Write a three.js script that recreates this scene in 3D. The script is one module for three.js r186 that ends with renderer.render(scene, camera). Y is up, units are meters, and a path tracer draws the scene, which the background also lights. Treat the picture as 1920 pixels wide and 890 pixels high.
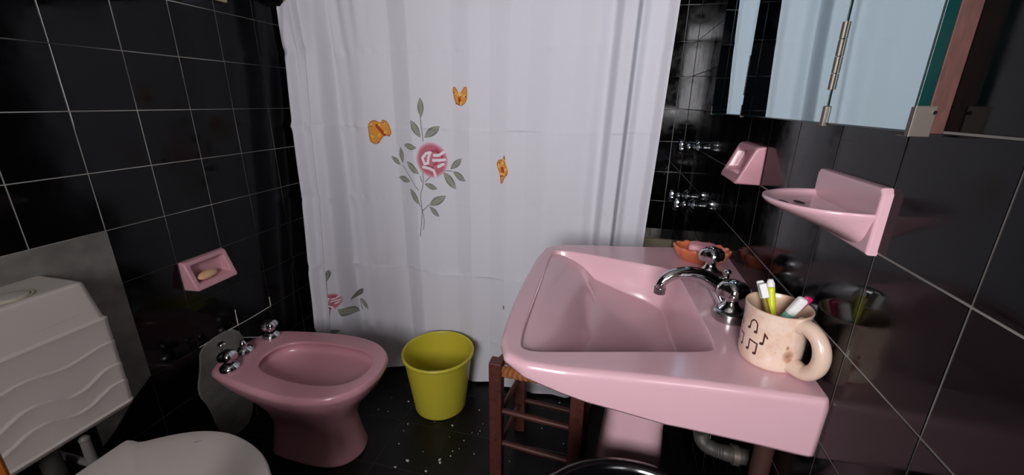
import * as THREE from 'three';
import { mergeGeometries, mergeVertices } from 'three/addons/utils/BufferGeometryUtils.js';
import { RoundedBoxGeometry } from 'three/addons/geometries/RoundedBoxGeometry.js';
import { ImprovedNoise } from 'three/addons/math/ImprovedNoise.js';
import { RectAreaLightUniformsLib } from 'three/addons/lights/RectAreaLightUniformsLib.js';

// ------------------------------------------------------------------ camera, light, exposure
const scene = new THREE.Scene();
scene.background = new THREE.Color(0x000000);
const camera = new THREE.PerspectiveCamera(60.43, 1920 / 890, 0.02, 30);
camera.position.set(0, 1.18, 0);
camera.rotation.order = 'YXZ';
camera.rotation.set(-0.3079, 0.2407, 0.0089);
camera.setViewOffset(1920, 890, 0, 10.5, 1920, 890);

const renderer = new THREE.WebGLRenderer({ antialias: true });
renderer.toneMapping = THREE.LinearToneMapping;
renderer.toneMappingExposure = 0.465;
renderer.shadowMap.enabled = true;
RectAreaLightUniformsLib.init();
// daylight through the frosted window behind the camera
const WIN = { x: -0.15, y: 1.545, w: 0.58, h: 1.07, z: 1.45 };
const day = new THREE.RectAreaLight(0xfaf7fb, 56, WIN.w, WIN.h);
day.position.set(WIN.x, WIN.y, WIN.z - 0.03); day.lookAt(WIN.x, WIN.y, -1); scene.add(day);
// bluish light from an added window, backlighting the shower curtain
const ADDED_WIN = { x: -0.12, y: 1.92, w: 0.45, h: 0.32, z: -2.17 };
const shower = new THREE.RectAreaLight(0xc4dcff, 7, ADDED_WIN.w, ADDED_WIN.h);
shower.position.set(ADDED_WIN.x, ADDED_WIN.y, ADDED_WIN.z + 0.03); shower.lookAt(ADDED_WIN.x, ADDED_WIN.y, 1); scene.add(shower);

// ------------------------------------------------------------------ helpers
let seed = 7;
const rnd = () => { seed = (seed * 1664525 + 1013904223) >>> 0; return seed / 4294967296; };
const rr = (a, b) => a + (b - a) * rnd();
const lerp = (a, b, t) => a + (b - a) * t;
const clamp = (v, a, b) => Math.min(b, Math.max(a, v));
const smooth = (a, b, v) => { const t = clamp((v - a) / (b - a), 0, 1); return t * t * (3 - 2 * t); };
const perlin = new ImprovedNoise();
const fbm = (x, y, z = 0, o = 4) => { let s = 0, a = 0.5, f = 1; for (let i = 0; i < o; i++) { s += a * perlin.noise(x * f, y * f, z + i * 7.3); a *= 0.5; f *= 2.03; } return s; };
const V = (x, y, z) => new THREE.Vector3(x, y, z);
const used = {};
const numbered = n => { used[n] = (used[n] ?? -1) + 1; return used[n] ? `${n}_${String(used[n]).padStart(3, '0')}` : n; };

function mesh(name, geo, mat, parent = scene) {
  const m = new THREE.Mesh(geo, mat);
  m.name = parent === scene ? numbered(name) : name;
  m.castShadow = m.receiveShadow = true; parent.add(m); return m;
}
function tag(o, label, category, group) { o.userData.label = label; o.userData.category = category; if (group) o.userData.group = group; return o; }
function thing(name, label, category, pos = [0, 0, 0], turn = 0, group) {
  const o = new THREE.Group(); o.name = numbered(name); o.position.set(...pos); o.rotation.y = turn; scene.add(o);
  return tag(o, label, category, group);
}
function struct(name, geo, mat, label, category) {
  const m = mesh(name, geo, mat); m.userData.kind = 'structure'; m.userData.label = label; m.userData.category = category; return m;
}
function box(w, h, d, x = 0, y = 0, z = 0) { const g = new THREE.BoxGeometry(w, h, d); g.translate(x, y, z); return g; }
function rbox(w, h, d, r, x = 0, y = 0, z = 0, s = 2) { const g = new RoundedBoxGeometry(w, h, d, s, r); g.translate(x, y, z); return g; }
function cyl(r0, r1, h, x = 0, y = 0, z = 0, n = 28) { const g = new THREE.CylinderGeometry(r0, r1, h, n); g.translate(x, y, z); return g; }
function lathe(pts, n = 48) { return new THREE.LatheGeometry(pts.map(p => new THREE.Vector2(p[0], p[1])), n); }
function move(g, x, y, z) { g.translate(x, y, z); return g; }
function merged(list) { return mergeGeometries(list.map(g => { const q = g.index ? g.toNonIndexed() : g; for (const k of Object.keys(q.attributes)) if (!['position', 'normal', 'uv'].includes(k)) q.deleteAttribute(k); return q; })); }
// closed rings of equal length joined into one skin
function loft(rings, capStart = true, capEnd = true) {
  const n = rings[0].length, pos = [], idx = [];
  for (const r of rings) for (const p of r) pos.push(p.x, p.y, p.z);
  for (let j = 0; j < rings.length - 1; j++) for (let i = 0; i < n; i++) {
    const a = j * n + i, b = j * n + (i + 1) % n, c = a + n, d = b + n;
    idx.push(a, b, d, a, d, c);
  }
  const cap = (j, flip) => {
    const c = new THREE.Vector3(); rings[j].forEach(p => c.add(p)); c.multiplyScalar(1 / n);
    const k = pos.length / 3; pos.push(c.x, c.y, c.z);
    for (let i = 0; i < n; i++) { const a = j * n + i, b = j * n + (i + 1) % n; flip ? idx.push(k, b, a) : idx.push(k, a, b); }
  };
  if (capStart) cap(0, true); if (capEnd) cap(rings.length - 1, false);
  const g = new THREE.BufferGeometry();
  g.setAttribute('position', new THREE.Float32BufferAttribute(pos, 3)); g.setIndex(idx);
  const uv = []; for (let i = 0; i < pos.length; i += 3) uv.push(pos[i] + pos[i + 2], pos[i + 1]);
  g.setAttribute('uv', new THREE.Float32BufferAttribute(uv, 2));
  g.computeVertexNormals(); return g;
}
// tube with a radius that varies along the path
function sweep(pts, radii, n = 16, seg = 40, flat = 1) {
  const c = new THREE.CatmullRomCurve3(pts.map(p => V(...p))), fr = c.computeFrenetFrames(seg, false), rings = [];
  for (let i = 0; i <= seg; i++) {
    const t = i / seg, p = c.getPoint(t), f = t * (radii.length - 1), k = Math.min(radii.length - 2, Math.floor(f)), r = lerp(radii[k], radii[k + 1], f - k), ring = [];
    const N = fr.normals[i], B = fr.binormals[i];
    for (let a = 0; a < n; a++) { const w = a / n * Math.PI * 2; ring.push(p.clone().addScaledVector(N, Math.cos(w) * r).addScaledVector(B, Math.sin(w) * r * flat)); }
    rings.push(ring);
  }
  return loft(rings);
}
function chaikin(p, it = 3) { for (let k = 0; k < it; k++) { const q = []; for (let i = 0; i < p.length; i++) { const a = p[i], b = p[(i + 1) % p.length]; q.push([lerp(a[0], b[0], .25), lerp(a[1], b[1], .25)], [lerp(a[0], b[0], .75), lerp(a[1], b[1], .75)]); } p = q; } return p; }
// distance from a centre to a star-shaped outline, in n directions
function polar(poly, c, n, corners = []) {
  const out = [];
  for (let i = 0; i < n; i++) {
    const w = i / n * Math.PI * 2, dx = Math.cos(w), dz = Math.sin(w); let best = 0;
    for (let k = 0; k < poly.length; k++) {
      const a = poly[k], b = poly[(k + 1) % poly.length], ex = b[0] - a[0], ez = b[1] - a[1], det = dx * ez - dz * ex;
      if (Math.abs(det) < 1e-12) continue;
      const ax = a[0] - c[0], az = a[1] - c[1], t = (ax * ez - az * ex) / det, s = (ax * dz - az * dx) / det;
      if (t > 0 && s >= -1e-6 && s <= 1 + 1e-6) best = Math.max(best, t);
    }
    out.push([c[0] + dx * best, c[1] + dz * best]);
  }
  for (const q of corners) { const w = Math.atan2(q[1] - c[1], q[0] - c[0]), i = Math.round(((w / (Math.PI * 2)) % 1 + 1) % 1 * n) % n; out[i] = [q[0], q[1]]; }
  return out.reverse();
}
function roundRect(w, h, r, n) {   // n points counter-clockwise around a rounded rectangle
  const p = [], q = n / 4;
  for (let k = 0; k < 4; k++) for (let i = 0; i < q; i++) {
    const a = (k + i / (q - 1)) * Math.PI / 2, sx = (k === 0 || k === 3) ? 1 : -1, sy = k < 2 ? 1 : -1;
    p.push([sx * (w / 2 - r) + Math.cos(a) * r, sy * (h / 2 - r) + Math.sin(a) * r]);
  }
  return p;
}
// ------------------------------------------------------------------ textures and materials
function dataTex(n, fn, srgb = true, m = n) {
  const d = new Uint8Array(n * m * 4);
  for (let y = 0; y < m; y++) for (let x = 0; x < n; x++) { const c = fn(x / n, y / m), o = (y * n + x) * 4; d[o] = c[0]; d[o + 1] = c[1]; d[o + 2] = c[2]; d[o + 3] = 255; }
  const t = new THREE.DataTexture(d, n, m); t.wrapS = t.wrapT = THREE.RepeatWrapping; t.magFilter = THREE.LinearFilter; t.minFilter = THREE.LinearMipmapLinearFilter; t.generateMipmaps = true;
  if (srgb) t.colorSpace = THREE.SRGBColorSpace; t.needsUpdate = true; return t;
}
const std = o => new THREE.MeshStandardMaterial(o);
const phys = o => new THREE.MeshPhysicalMaterial(o);
const gray = v => [v, v, v];
const smudge = dataTex(256, (u, v) => gray(clamp(24 + 60 * fbm(u * 5, v * 5, 2) + 20 * fbm(u * 22, v * 22, 5), 10, 90)), false);
const tileMats = [0, 1, 2, 3].map(k => phys({ color: [0x070708, 0x08080a, 0x09090a, 0x070709][k], roughness: 1.0, roughnessMap: smudge, specularIntensity: .37 }));
const M = {
  grout: std({ roughness: .95, map: dataTex(256, (u, v) => { const k = clamp(150 + 70 * fbm(u * 9, v * 9, 1) - 130 * smooth(-.05, .25, fbm(u * 3, v * 3, 4)), 24, 220); return [k, k * .98, k * .94]; }) }),
  groutDark: std({ roughness: .95, map: dataTex(128, (u, v) => { const k = 38 + 40 * fbm(u * 5, v * 5, 1); return [k, k * .97, k * .93]; }) }),
  plaster: std({ roughness: .95, map: dataTex(256, (u, v) => { const k = 108 + 40 * fbm(u * 4, v * 4, 3) + 26 * fbm(u * 25, v * 25, 6); return [k, k * .965, k * .92]; }), bumpMap: dataTex(256, (u, v) => gray(128 + 120 * fbm(u * 14, v * 14, 9)), false), bumpScale: .003 }),
  floorTile: phys({ specularIntensity: .5, roughness: 1, roughnessMap: dataTex(256, (u, v) => gray(clamp(95 + 90 * fbm(u * 5, v * 5, 8), 50, 190)), false), map: dataTex(256, (u, v) => { const k = 14 + 13 * fbm(u * 7, v * 7, 11) + 9 * fbm(u * 40, v * 40, 2); return [k, k * .98, k * .93]; }) }),
  dark: std({ color: 0x0d0d0e, roughness: .6 }),
  ceil: std({ color: 0xb9b6ae, roughness: .95 }),
  pink: phys({ color: 0xd1a8b1, roughness: .22, clearcoat: .6, clearcoatRoughness: .12, specularIntensity: .7 }),
  pinkShaded: phys({ color: 0xbf8a93, roughness: .28, clearcoat: .4, clearcoatRoughness: .2, specularIntensity: .6 }),  // darker copy of pink, with the dimmer light around the bidet in its colour
  chrome: std({ color: 0xcfd0d2, metalness: 1, roughness: .1 }),
  chromeDull: std({ color: 0xa9a9a8, metalness: 1, roughness: .25 }),
  whitePlastic: std({ color: 0xb4aca5, roughness: .42 }),
  lidPlastic: std({ color: 0xbcb4ad, roughness: .35 }),
  yellow: phys({ color: 0xbbaf34, roughness: .38 }),
  wood: std({ roughness: .5, map: dataTex(128, (u, v) => { const g = fbm(u * 3, v * 40, 2) * 30 + fbm(u * 2, v * 9, 5) * 24; return [78 + g, 38 + g * .6, 29 + g * .5]; }) }),
  cabinetWood: std({ roughness: .6, map: dataTex(256, (u, v) => { const g = fbm(u * 3, v * 30, 12) * 26 + fbm(u * 60, v * 8, 5) * 16; return [76 + g, 42 + g * .7, 34 + g * .6]; }) }),
  doorWood: std({ roughness: .42, map: dataTex(256, (u, v) => { const g = fbm(u * 26, v * 3, 12) * 40; return [168 + g, 88 + g * .7, 30 + g * .4]; }) }),
  rush: std({ roughness: .85, map: dataTex(128, (u, v) => { const g = 40 * Math.sin(v * 6.283 * 16) + 40 * fbm(u * 8, v * 60, 3); return [178 + g, 112 + g * .8, 62 + g * .6]; }) }),
  mirror: std({ color: 0xc4dde0, metalness: 1, roughness: .015 }),
  glassEdge: phys({ color: 0x06302e, roughness: .15 }),
  clip: std({ color: 0x6f675e, metalness: .7, roughness: .5 }),
  black: phys({ color: 0x08080a, roughness: .16, clearcoat: .6, clearcoatRoughness: .06 }),
  palePipe: std({ color: 0x6f6b67, roughness: .5 }), grayPipe: std({ color: 0x3d3a36, roughness: .5 }),
  brownPipe: std({ color: 0x3f2620, roughness: .6 }),
  soapPink: phys({ color: 0xdd9ca6, roughness: .45 }),
  soapBeige: phys({ color: 0xd8ae84, roughness: .5 }),
  orange: phys({ color: 0xd2714c, roughness: .25, clearcoat: .5 }),
  cream: std({ color: 0xa79c86, roughness: .8 }),
  rod: std({ color: 0x8c8064, roughness: .55 }),
  white: std({ color: 0xe2e2e0, roughness: .5 }), lime: std({ color: 0xc7cf1e, roughness: .35 }), magenta: std({ color: 0xc2205f, roughness: .35 }), teal: std({ color: 0x7fb8a8, roughness: .4 }), gold: std({ color: 0xd09a2a, roughness: .4 }), olive: std({ color: 0x7d6a2c, roughness: .5 }),
  chip: std({ color: 0xb8b2a6, roughness: .9 }),
};
const TW = 0.15, GAP = 0.0026, TT = 0.006;
// bevelled tile lying in the local xy plane, its glazed face at z = 0
const tileCache = {};
function tileGeo(w, h) {
  const key = w.toFixed(4) + '_' + h.toFixed(4); if (tileCache[key]) return tileCache[key];
  const c = 0.0005, a = w / 2, b = h / 2;
  const L = [[a, b, -TT], [a, b, -c], [a - c, b - c, 0]].map(([x, y, z]) => [V(-x, -y, z), V(x, -y, z), V(x, y, z), V(-x, y, z)]);
  const pos = [], uv = [], ou = 0, quad = (p, q, r, s) => { for (const k of [p, q, r, p, r, s]) { pos.push(k.x, k.y, k.z); uv.push(k.x * 2 + w * 3, k.y * 2 + h); } };
  for (let j = 0; j < 2; j++) for (let i = 0; i < 4; i++) quad(L[j][i], L[j][(i + 1) % 4], L[j + 1][(i + 1) % 4], L[j + 1][i]);
  quad(...L[2]);
  const g = new THREE.BufferGeometry(); g.setAttribute('position', new THREE.Float32BufferAttribute(pos, 3)); g.setAttribute('uv', new THREE.Float32BufferAttribute(uv, 2)); g.computeVertexNormals();
  return tileCache[key] = g;
}
// cut positions of a grid line family inside [lo, hi]
function cuts(phase, pitch, lo, hi) { const k0 = Math.ceil((lo - phase) / pitch - 1e-6), out = [lo]; for (let k = k0; phase + k * pitch < hi - 1e-6; k++) { const v = phase + k * pitch; if (v > lo + .012) out.push(v); } out.push(hi); return out; }
function tileWall(parent, us, vs, place, skip) {   // place(u, v) puts a tile centre and returns rotation
  for (let i = 0; i < us.length - 1; i++) for (let j = 0; j < vs.length - 1; j++) {
    const w = us[i + 1] - us[i], h = vs[j + 1] - vs[j], u = (us[i] + us[i + 1]) / 2, v = (vs[j] + vs[j + 1]) / 2;
    if (w < .012 || h < .012 || (skip && skip(u, v))) continue;
    const t = mesh('tile', tileGeo(w - GAP, h - GAP), tileMats[Math.floor(rnd() * 4)], parent);
    place(t, u, v); t.rotation.x += rr(-.0025, .0025); t.rotation.y += rr(-.0025, .0025);
  }
}
// ------------------------------------------------------------------ the room
const XL = -1.275, XR = 0.3296, ZB = -2.175, ZF = 1.0, HC = 2.35, REC = 0.0007;
const floorS = struct('floor', box(XR - XL + .4, .1, ZF - ZB + .4, (XL + XR) / 2, -.05 - REC, (ZF + ZB) / 2), M.groutDark, 'dark tiled bathroom floor with pale crumbs on it', 'floor');
{
  const xs = cuts(-.713, .2, XL, XR), zs = cuts(-1.146, .2, -2.17, .4);
  for (let i = 0; i < xs.length - 1; i++) for (let j = 0; j < zs.length - 1; j++) {
    const w = xs[i + 1] - xs[i], h = zs[j + 1] - zs[j]; if (w < .01 || h < .01) continue;
    const t = mesh('floor_tile', tileGeo(w - .0024, h - .0024), M.floorTile, floorS); t.rotation.x = -Math.PI / 2; t.position.set((xs[i] + xs[i + 1]) / 2, 0, (zs[j] + zs[j + 1]) / 2);
  }
}
struct('ceiling', box(XR - XL + .4, .1, ZF - ZB + .4, (XL + XR) / 2, HC + .05, (ZF + ZB) / 2), M.ceil, 'pale painted bathroom ceiling', 'ceiling');
const wallL = struct('wall_left', box(.1, HC, ZF - ZB + .4, XL - .05 - REC, HC / 2, (ZF + ZB) / 2), M.grout, 'black glossy tiled wall with pale grout beside toilet and bidet', 'wall');
const ysL = cuts(1.15, TW, 0, HC), zsL = cuts(-.582, TW, ZB, .318);
const inPatch = (z, y) => z > -.732 && y > .40 && y < .85;
tileWall(wallL, zsL, ysL, (t, u, v) => { t.position.set(XL, v, u); t.rotation.y = Math.PI / 2; }, (z, y) => inPatch(z, y) || (z > -.732 && z < -.582 && y > .25 && y < .40));
{ // bare render where tiles are missing behind the cistern, and the broken tile below it
  const s = new THREE.Shape([[.734, .402], [.734, .85], [-.318, .85], [-.318, .402], [.584, .402], [.584, .285], [.62, .31], [.675, .362]].map(p => new THREE.Vector2(...p)));
  const g = new THREE.ExtrudeGeometry(s, { depth: .0012, bevelEnabled: false }); g.rotateY(Math.PI / 2); g.translate(XL - .0012, 0, 0);
  const m = mesh('plaster_patch', g, M.plaster, wallL); m.userData.label = 'bare grey plaster where wall tiles are missing';
  const q = new THREE.Shape([[.731, .399], [.731, .2505], [.5835, .2505], [.5835, .281], [.622, .306], [.677, .358]].map(p => new THREE.Vector2(...p)));
  const h = new THREE.ExtrudeGeometry(q, { depth: .003, bevelEnabled: false }); h.rotateY(Math.PI / 2); h.translate(XL - .003, 0, 0);
  mesh('broken_tile', h, tileMats[0], wallL);
  const pts = chaikin([[.884, .404], [.872, .33], [.842, .255], [.868, .18], [.876, .09], [.9, .0], [1.0, .0], [1.03, .12], [1.036, .25], [1.036, .404]], 2);
  const r = new THREE.ExtrudeGeometry(new THREE.Shape(pts.map(p => new THREE.Vector2(...p))), { depth: .004, bevelEnabled: true, bevelSize: .003, bevelThickness: .003, bevelSegments: 2 }); r.rotateY(Math.PI / 2); r.translate(XL - .002, 0, 0);
  for (const pts of [[[-.885, .4005], [-.98, .402], [-1.07, .3995], [-1.18, .4005]], [[-1.0325, .402], [-1.032, .43], [-1.0325, .462]], [[-1.1825, .402], [-1.182, .42], [-1.1825, .44]]]) mesh('grout_bead', sweep(pts.map(([z, y]) => [XL + .0003, y, z]), [.0016, .0022, .0014, .0019], 8, 24), M.chip, wallL);
  const rp = mesh('mortar_patch', r, M.plaster, wallL); rp.userData.label = 'rough grey mortar smeared over tiles behind the bidet';
}
const wallR = struct('wall_right', box(.1, HC, ZF - ZB + .4, XR + .05 + REC, HC / 2, (ZF + ZB) / 2), M.grout, 'black glossy tiled wall with pale grout behind the pink washbasin', 'wall');
tileWall(wallR, cuts(-.5777, TW, ZB, .33), cuts(1.154, TW, 0, HC), (t, u, v) => { t.position.set(XR, v, u); t.rotation.y = -Math.PI / 2; });
// back wall of the shower, with an opening for the added window
const wb = [];
{ const x0 = ADDED_WIN.x - ADDED_WIN.w / 2, x1 = ADDED_WIN.x + ADDED_WIN.w / 2, y0 = ADDED_WIN.y - ADDED_WIN.h / 2, y1 = ADDED_WIN.y + ADDED_WIN.h / 2, add = (a, b, c, d) => wb.push(box(b - a, d - c, .1, (a + b) / 2, (c + d) / 2, ZB - .05 - REC));
  add(XL - .1, x0, 0, HC); add(x1, XR + .1, 0, HC); add(x0, x1, 0, y0); add(x0, x1, y1, HC); }
const wallB = struct('wall_back', merged(wb), M.grout, 'black tiled shower wall behind the curtain', 'wall');
tileWall(wallB, cuts(.272, TW, XL, XR), cuts(1.152, TW, 0, HC), (t, u, v) => { t.position.set(u, v, ZB); }, (x, y) => y < .50 || (Math.abs(x - ADDED_WIN.x) < ADDED_WIN.w / 2 + .075 && Math.abs(y - ADDED_WIN.y) < ADDED_WIN.h / 2 + .075));
struct('trim_1', box(XR - XL, .5, .02, (XL + XR) / 2, .25, ZB + .006), M.cream, 'beige band along the foot of the shower wall', 'trim');
{ const w = struct('window_1', merged([box(ADDED_WIN.w + .1, .05, .1, ADDED_WIN.x, ADDED_WIN.y + ADDED_WIN.h / 2 + .024, ZB - .05), box(ADDED_WIN.w + .1, .05, .1, ADDED_WIN.x, ADDED_WIN.y - ADDED_WIN.h / 2 - .024, ZB - .05), box(.05, ADDED_WIN.h, .1, ADDED_WIN.x - ADDED_WIN.w / 2 - .024, ADDED_WIN.y, ZB - .05), box(.05, ADDED_WIN.h, .1, ADDED_WIN.x + ADDED_WIN.w / 2 + .024, ADDED_WIN.y, ZB - .05)]), M.ceil, 'small high window added in the shower for bluish light', 'window');
  mesh('pane', box(ADDED_WIN.w, ADDED_WIN.h, .006, ADDED_WIN.x, ADDED_WIN.y, ADDED_WIN.z - .02), std({ color: 0x222222, emissive: 0xc4dcff, emissiveIntensity: 1.5 }), w); }
// front wall behind the camera, made thick to limit the window light reaching sideways
const wf = [];
{ const x0 = WIN.x - WIN.w / 2, x1 = WIN.x + WIN.w / 2, y0 = WIN.y - WIN.h / 2, y1 = WIN.y + WIN.h / 2, add = (a, b, c, d) => wf.push(box(b - a, d - c, .5, (a + b) / 2, (c + d) / 2, ZF + .25));
  add(XL - .1, x0, 0, HC); add(x1, XR + .1, 0, HC); add(x0, x1, 0, y0); add(x0, x1, y1, HC); }
struct('wall_front', merged(wf), M.dark, 'dark wall behind the camera', 'wall');
{ const w = struct('window_2', merged([box(WIN.w, .04, .05, WIN.x, WIN.y + WIN.h / 2 - .02, WIN.z + .01), box(WIN.w, .04, .05, WIN.x, WIN.y - WIN.h / 2 + .02, WIN.z + .01), box(.04, WIN.h, .05, WIN.x - WIN.w / 2 + .02, WIN.y, WIN.z + .01), box(.04, WIN.h, .05, WIN.x + WIN.w / 2 - .02, WIN.y, WIN.z + .01), box(.03, WIN.h, .05, WIN.x, WIN.y, WIN.z + .01)]), M.ceil, 'frosted window behind the camera', 'window');
  mesh('pane', box(WIN.w, WIN.h, .006, WIN.x, WIN.y, WIN.z + .04), std({ color: 0x222222, emissive: 0xfaf7fb, emissiveIntensity: 20 }), w); }
// shower kerb
struct('trim_2', rbox(XR - XL - .004, .06, .09, .012, (XL + XR) / 2, .03, -1.56), M.cream, 'low beige kerb under the shower curtain', 'trim');
// orange wood edge in view, shaped as a narrow post to let light past
{ const d = thing('wood_edge_post', 'varnished orange wood edge built as a narrow post beside the toilet', 'post', [-.624, 0, -.178]);
  mesh('shaft', rbox(.045, 1.15, .045, .004, 0, .575, 0), M.doorWood, d); mesh('foot', rbox(.16, .03, .16, .008, 0, .015, .03), M.doorWood, d); }

// ------------------------------------------------------------------ shower curtain
const CU = { x0: -1.30, w: 1.52, y0: 0, h: 1.56 };
function curtainPrint() {
  const W = 2048, H = 2048, cv = document.createElement('canvas'); cv.width = W; cv.height = H; const c = cv.getContext('2d');
  c.fillStyle = '#dfdde4'; c.fillRect(0, 0, W, H);
  const P = p => [(p[0] - CU.x0) / CU.w * W, (1 - (p[1] - CU.y0) / CU.h) * H];
  const S = W / CU.w;   // px per metre
  const leaf = (a, b, wd = .3, dark = '#77776a', light = '#b4b5a6') => {
    const [ax, ay] = P(a), [bx, by] = P(b), L = Math.hypot(bx - ax, by - ay);
    c.save(); c.translate(ax, ay); c.rotate(Math.atan2(by - ay, bx - ax));
    const g = c.createLinearGradient(0, -L * wd * .5, 0, L * wd * .5); g.addColorStop(0, dark); g.addColorStop(.5, light); g.addColorStop(1, dark);
    c.fillStyle = g; c.beginPath(); c.moveTo(0, 0); c.quadraticCurveTo(L * .4, -L * wd, L, 0); c.quadraticCurveTo(L * .55, L * wd, 0, 0); c.fill();
    c.strokeStyle = '#66665a'; c.lineWidth = 2; c.stroke(); c.beginPath(); c.moveTo(L * .15, 0); c.lineTo(L * .9, 0); c.stroke(); c.restore();
  };
  const stem = (pts, col = '#7d7c80', wd = 4) => { c.strokeStyle = col; c.lineWidth = wd; c.lineCap = 'round'; c.beginPath(); const q = pts.map(P); c.moveTo(...q[0]); for (let i = 1; i < q.length - 1; i++) c.quadraticCurveTo(...q[i], (q[i][0] + q[i + 1][0]) / 2, (q[i][1] + q[i + 1][1]) / 2); c.lineTo(...q[q.length - 1]); c.stroke(); };
  const rose = (p, r) => {
    const [x, y] = P(p), R = r * S; const g = c.createRadialGradient(x, y, R * .2, x, y, R * 1.08); g.addColorStop(0, 'rgba(205,122,138,1)'); g.addColorStop(.72, 'rgba(200,98,118,.92)'); g.addColorStop(.9, 'rgba(214,140,156,.6)'); g.addColorStop(1, 'rgba(226,200,212,0)');
    c.fillStyle = g; c.beginPath(); c.arc(x, y, R * 1.1, 0, 7); c.fill();
    c.strokeStyle = 'rgba(150,52,76,.55)'; c.lineWidth = R * .12; for (let k = 0; k < 5; k++) { c.beginPath(); c.arc(x + R * .1 * Math.cos(k * 2), y + R * .1 * Math.sin(k * 2.3), R * (.25 + .12 * k), k * 1.3, k * 1.3 + 1.5); c.stroke(); }
    c.strokeStyle = '#f2e8ec'; c.lineCap = 'round'; c.lineWidth = R * .17; const L = a => { c.beginPath(); a.forEach(([u, v], i) => i ? c.lineTo(x + u * R, y + v * R) : c.moveTo(x + u * R, y + v * R)); c.stroke(); };
    L([[-.05, -.45], [-.35, -.4], [-.62, -.1], [-.5, .25], [-.28, .2], [-.22, -.15], [-.1, -.4]]); L([[.18, -.3], [.5, -.32], [.8, -.5]]); L([[.1, 0], [.45, -.02], [.85, -.06]]); L([[-.6, .45], [-.2, .5], [.1, .62], [.2, .9]]); L([[.42, .36], [.75, .2]]);
  };
  const fly = (pts, mid) => {
    const q = pts.map(P); c.fillStyle = '#e39c40'; c.beginPath(); q.forEach((p, i) => { const n = q[(i + 1) % q.length], m = [(p[0] + n[0]) / 2, (p[1] + n[1]) / 2]; i ? c.quadraticCurveTo(p[0], p[1], m[0], m[1]) : c.moveTo(m[0], m[1]); }); c.quadraticCurveTo(q[0][0], q[0][1], (q[0][0] + q[1][0]) / 2, (q[0][1] + q[1][1]) / 2); c.closePath(); c.fill(); c.lineJoin = 'round'; c.strokeStyle = '#c07440'; c.lineWidth = 5; c.stroke();
    c.strokeStyle = '#b4472c'; c.lineWidth = 15; c.beginPath(); c.moveTo(...P(mid[0])); c.lineTo(...P(mid[1])); c.stroke();
    c.fillStyle = '#f0bd62'; for (let i = 0; i < q.length; i += 2) { const mx = lerp(q[i][0], P(mid[0])[0], .35), my = lerp(q[i][1], P(mid[0])[1], .35); c.beginPath(); c.ellipse(mx, my, 9, 6, i, 0, 7); c.fill(); }
    c.fillStyle = '#7a3a28'; for (let i = 0; i < q.length; i += 3) { c.beginPath(); c.arc(lerp(q[i][0], P(mid[1])[0], .2), lerp(q[i][1], P(mid[1])[1], .2), 3.5, 0, 7); c.fill(); }
  };
  const sprig = (dx, dy) => {
    const T = p => [p[0] + dx, p[1] + dy];
    for (const s of [[[-.7056, 1.1269], [-.7003, 1.0375]], [[-.8061, .9401], [-.7579, .8793], [-.7326, .8466]], [[-.7096, .9237], [-.7083, .8714], [-.7293, .8275], [-.7218, .7626], [-.7377, .6601]], [[-.6676, .9153], [-.7031, .8822]], [[-.6315, .9314], [-.5902, .9293]], [[-.776, .8484], [-.7338, .7925], [-.7192, .7672]], [[-.6901, .7932], [-.7217, .7648]], [[-.7217, .7648], [-.7146, .7299], [-.7217, .6888]], [[-.7222, .9022], [-.7167, .8815]]]) stem(s.map(T));
    for (const [a, b] of [[[-.7037, 1.1911], [-.7014, 1.125]], [[-.7459, 1.1108], [-.7105, 1.051]], [[-.6304, 1.0938], [-.6929, 1.0515]], [[-.7884, 1.0188], [-.7308, 1.0106]], [[-.8118, 1.0099], [-.8053, .9505]], [[-.8541, .9735], [-.8222, .9415]], [[-.782, .9556], [-.7283, .9124]], [[-.8335, .8903], [-.7739, .8806]], [[-.5478, .9773], [-.5942, .9372]], [[-.5331, .8954], [-.5859, .9274]], [[-.5774, .862], [-.6231, .9236]], [[-.6526, .8598], [-.7036, .8738]], [[-.7763, .8484], [-.7338, .7925]], [[-.6205, .8321], [-.6879, .7912]], [[-.649, .7503], [-.6883, .7847]]]) leaf(T(a), T(b), .36);
    rose(T([-.669, .968]), .062);
  };
  sprig(0, 0);
  // lower sprig half lost in the folds
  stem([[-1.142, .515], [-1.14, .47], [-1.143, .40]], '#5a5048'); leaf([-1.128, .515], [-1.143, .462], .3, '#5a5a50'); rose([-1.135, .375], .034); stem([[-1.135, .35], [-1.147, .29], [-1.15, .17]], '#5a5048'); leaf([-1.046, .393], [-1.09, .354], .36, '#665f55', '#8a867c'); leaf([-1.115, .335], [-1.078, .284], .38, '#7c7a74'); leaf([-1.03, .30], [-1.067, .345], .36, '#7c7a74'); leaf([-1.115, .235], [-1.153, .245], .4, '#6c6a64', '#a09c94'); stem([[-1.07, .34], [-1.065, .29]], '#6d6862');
  leaf([-.371, .40], [-.369, .382], .3);
  fly([[-.935, 1.095], [-.91, 1.112], [-.884, 1.096], [-.875, 1.112], [-.86, 1.105], [-.845, 1.071], [-.852, 1.051], [-.874, 1.057], [-.89, 1.036], [-.905, 1.019], [-.933, 1.026], [-.934, 1.059]], [[-.9, 1.09], [-.872, 1.056]]);
  fly([[-.577, 1.221], [-.571, 1.232], [-.557, 1.214], [-.55, 1.188], [-.541, 1.214], [-.522, 1.235], [-.519, 1.203], [-.524, 1.178], [-.542, 1.166], [-.567, 1.174]], [[-.55, 1.19], [-.548, 1.172]]);
  fly([[-.376, 1.001], [-.378, .974], [-.364, .944], [-.366, .928], [-.378, .916], [-.39, .887], [-.392, .919], [-.397, .942], [-.409, .961], [-.399, .981], [-.386, .978]], [[-.385, .95], [-.382, .925]]);
  const t = new THREE.CanvasTexture(cv); t.colorSpace = THREE.SRGBColorSpace; return t;
}
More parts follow.
